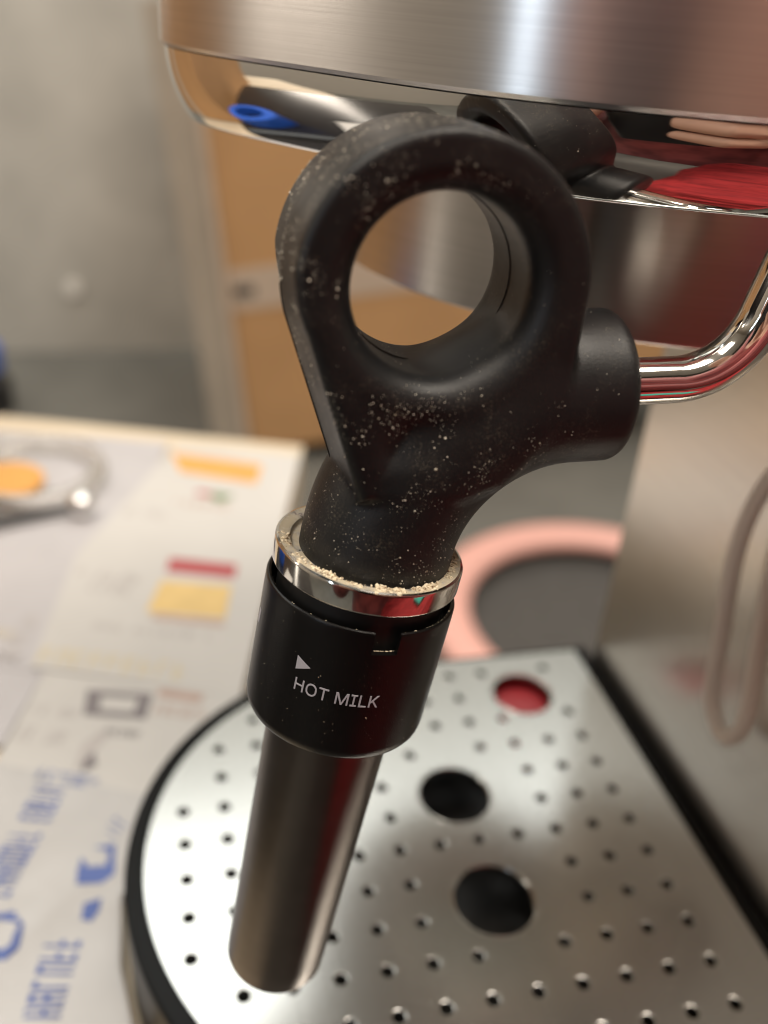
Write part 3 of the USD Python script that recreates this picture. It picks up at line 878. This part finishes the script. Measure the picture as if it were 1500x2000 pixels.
pl_.apply_transform(trimesh.transformations.rotation_matrix(math.pi, [0, 0, 1]))
d = ((143 - 750) / F_PX) * CX + ((562 - 1000) / F_PX) * CY + CZ
w0 = CAM + d * (1.4495 - CAM[1]) / d[1]
dk = trimesh.creation.cylinder(.012, .008, sections=32); dk.apply_transform(trimesh.transformations.rotation_matrix(math.pi / 2, [1, 0, 0])); dk.apply_translation(w0 - [0, .0035, 0])
top('wall_cap', dk, M['white'], 'small round white cap on the grey wall', 'cap', smooth=30)
BB = thing('blue_bottle', 'blue capped dark bottle at the foot of the grey wall', 'bottle')
p_ = pix(-14, 800, FL)
p_[1] = min(p_[1], 1.40)
bt = lathe([(0, 0), (.030, 0), (.032, .004), (.032, .05), (.02, .062), (.02, .066)], 32); bt.apply_translation([p_[0], p_[1], FL])
obj('body', bt, M['darkp'], BB, smooth=30)
cp = lathe([(.022, .0), (.024, .003), (.024, .035), (.02, .040), (0, .040)], 32); cp.apply_translation([p_[0], p_[1], FL + .064])
obj('cap', cp, M['bluep'], BB, smooth=30)

# ------------------------------------------------------------------ what the steel mirrors: the near side of the room
B2 = thing('moving_carton', 'tan carton standing left of the leaflets, mirrored in the chrome', 'box')
obj('carton_body', box(-.66, -.29, .13, .50, TZ + .006, .24), M['card'], B2)
obj('tape', box(-.2895, -.289, .28, .33, TZ + .006, .24), M['tape'], B2)
KT = thing('black_case', 'low black case at the left with a white label, mirrored in the chrome', 'case')
gb = rbox(.26, .23, .060, .012); gb.apply_translation([-.332, -.02, TZ + .0345])
obj('case_body', gb, M['phone'], KT, smooth=30)
obj('label', box(-.27, -.225, -.03, .01, TZ + .0644, TZ + .065), M['paper'], KT)

tw = rbox(.34, .145, .062, .022, 24)
v, f = trimesh.remesh.subdivide_to_size(tw.vertices, tw.faces, .008); tw = trimesh.Trimesh(v, f, process=True)
nz = meshkit.fbm(np.array(tw.vertices) * [14, 60, 60], 3, 2) - .5
tw.vertices = tw.vertices + tw.vertex_normals * (nz[:, None] * .018)
tw.apply_translation([.10, -.188, TZ + .034])
TW = thing('red_towel', 'folded red towel with a teal print in front of the drip tray', 'towel')
obj('cloth', tw, M['towel'], TW, smooth=True)
tp = rbox(.045, .03, .003, .0012); tp.apply_translation([.03, -.165, TZ + .069])
obj('print_patch', tp, M['teal'], TW)

br = lathe([(.017, 0), (.026, 0), (.0265, .001), (.0265, .017), (.026, .018), (.017, .018)], 48, True); br.apply_translation([-.245, .058, TZ + .0648])
top('tape_roll', br, M['bluep'], 'blue tape roll lying on the low black case', 'tape roll', smooth=30)
# ------------------------------------------------------------------ the photographer, seen only as a reflection
def hull_chain(joints):
    parts = []
    for (pa, ra), (pb_, rb) in joints:
        parts.append(manifold3d.Manifold.batch_hull([manifold3d.Manifold.sphere(ra, 24).translate(list(pa)), manifold3d.Manifold.sphere(rb, 24).translate(list(pb_))]))
    mm = manifold3d.Manifold.batch_boolean(parts, manifold3d.OpType.Add).refine_to_length(.012).to_mesh()
    me = trimesh.Trimesh(mm.vert_properties[:, :3], mm.tri_verts, process=True)
    trimesh.smoothing.filter_taubin(me, iterations=8)
    return me


PS = thing('person', 'person in a red knitted jumper holding a phone, mirrored in the steel', 'person')
X0, Y0 = -.04, -.42
sh = [np.array([X0 - .17, Y0, .30]), np.array([X0 + .17, Y0, .30])]
el = [np.array([X0 - .24, Y0 + .12, .06]), np.array([X0 + .24, Y0 + .12, .06])]
wr = [CAM + np.array([-.10, -.085, -.055]), CAM + np.array([.10, -.085, -.055])]
J = [((X0, Y0, .26), .115, ), ]
bones = [(((X0 - .09, Y0, .25), .11), ((X0 + .09, Y0, .25), .11)), (((X0 - .08, Y0 + .01, .22), .12), ((X0 - .07, Y0, -.12), .12)), (((X0 + .08, Y0 + .01, .22), .12), ((X0 + .07, Y0, -.12), .12)),
         (((X0 - .07, Y0, -.10), .12), ((X0 + .07, Y0, -.10), .12)), (((X0, Y0, .30), .07), ((X0, Y0 + .01, .42), .052)), (((X0, Y0 + .01, .47), .075), ((X0, Y0 + .03, .55), .088))]
for s in (0, 1):
    bones += [((sh[s], .066), (el[s], .048)), ((el[s], .046), (wr[s], .029)), ((sh[s], .066), ((X0, Y0, .28), .09))]
    sg_ = -1 if s == 0 else 1
    palm = wr[s] + np.array([-sg_ * .030, .045, .018])
    bones += [((wr[s], .026), (palm, .022))]
    for q in range(4):
        k0 = palm + np.array([-sg_ * .006, .012, .026 - .018 * q])
        k1 = k0 + np.array([-sg_ * .012, .022, .004]); k2 = k1 + np.array([-sg_ * .022, -.006, 0])
        bones += [((palm, .012), (k0, .0095)), ((k0, .0092), (k1, .0086)), ((k1, .0086), (k2, .0078))]
    bones += [((palm, .013), (palm + np.array([-sg_ * .004, -.012, .038]), .0098)), ((palm + np.array([-sg_ * .004, -.012, .038]), .0098), (palm + np.array([-sg_ * .022, -.010, .056]), .0085))]
pb_m = hull_chain(bones)
obj('body', pb_m, M['skin'], PS, smooth=True)
bones = [(((X0 - .09, Y0, .25), .122), ((X0 + .09, Y0, .25), .122)), (((X0 - .08, Y0 + .01, .22), .132), ((X0 - .07, Y0, -.14), .135)), (((X0 + .08, Y0 + .01, .22), .132), ((X0 + .07, Y0, -.14), .135)),
         (((X0 - .07, Y0, -.10), .135), ((X0 + .07, Y0, -.10), .135))]
for s in (0, 1):
    w1 = el[s] * .12 + wr[s] * .88
    bones += [((sh[s], .078), (el[s], .060)), ((el[s], .060), (w1, .042)), ((sh[s], .078), ((X0, Y0, .28), .10))]
obj('jumper', hull_chain(bones), M['sweater'], PS, smooth=True)
ph_ = rbox(.074, .0085, .148, .004); R3 = np.eye(4); R3[:3, 0] = CX; R3[:3, 1] = CZ; R3[:3, 2] = -CY
ph_.apply_translation([.012, -.0068, -.058]); ph_.apply_transform(R3); ph_.apply_translation(CAM)
top('phone', ph_, M['phone'], 'black phone held up in front of the red jumper', 'phone', smooth=30)
hr = trimesh.creation.icosphere(3, .098); hr.apply_scale([.95, 1.0, 1.0]); hr.apply_translation([X0, Y0 - .012, .565])
obj('hair', hr, M['hair'], PS, smooth=True)
bones = []
for s in (-1, 1):
    bones += [(((X0 + s * .08, Y0, -.18), .105), ((X0 + s * .13, Y0 + .30, -.24), .08)), (((X0 + s * .13, Y0 + .30, -.24), .075), ((X0 + s * .12, Y0 + .05, -.375), .045))]
obj('trousers', hull_chain(bones), M['trouser'], PS, smooth=True)
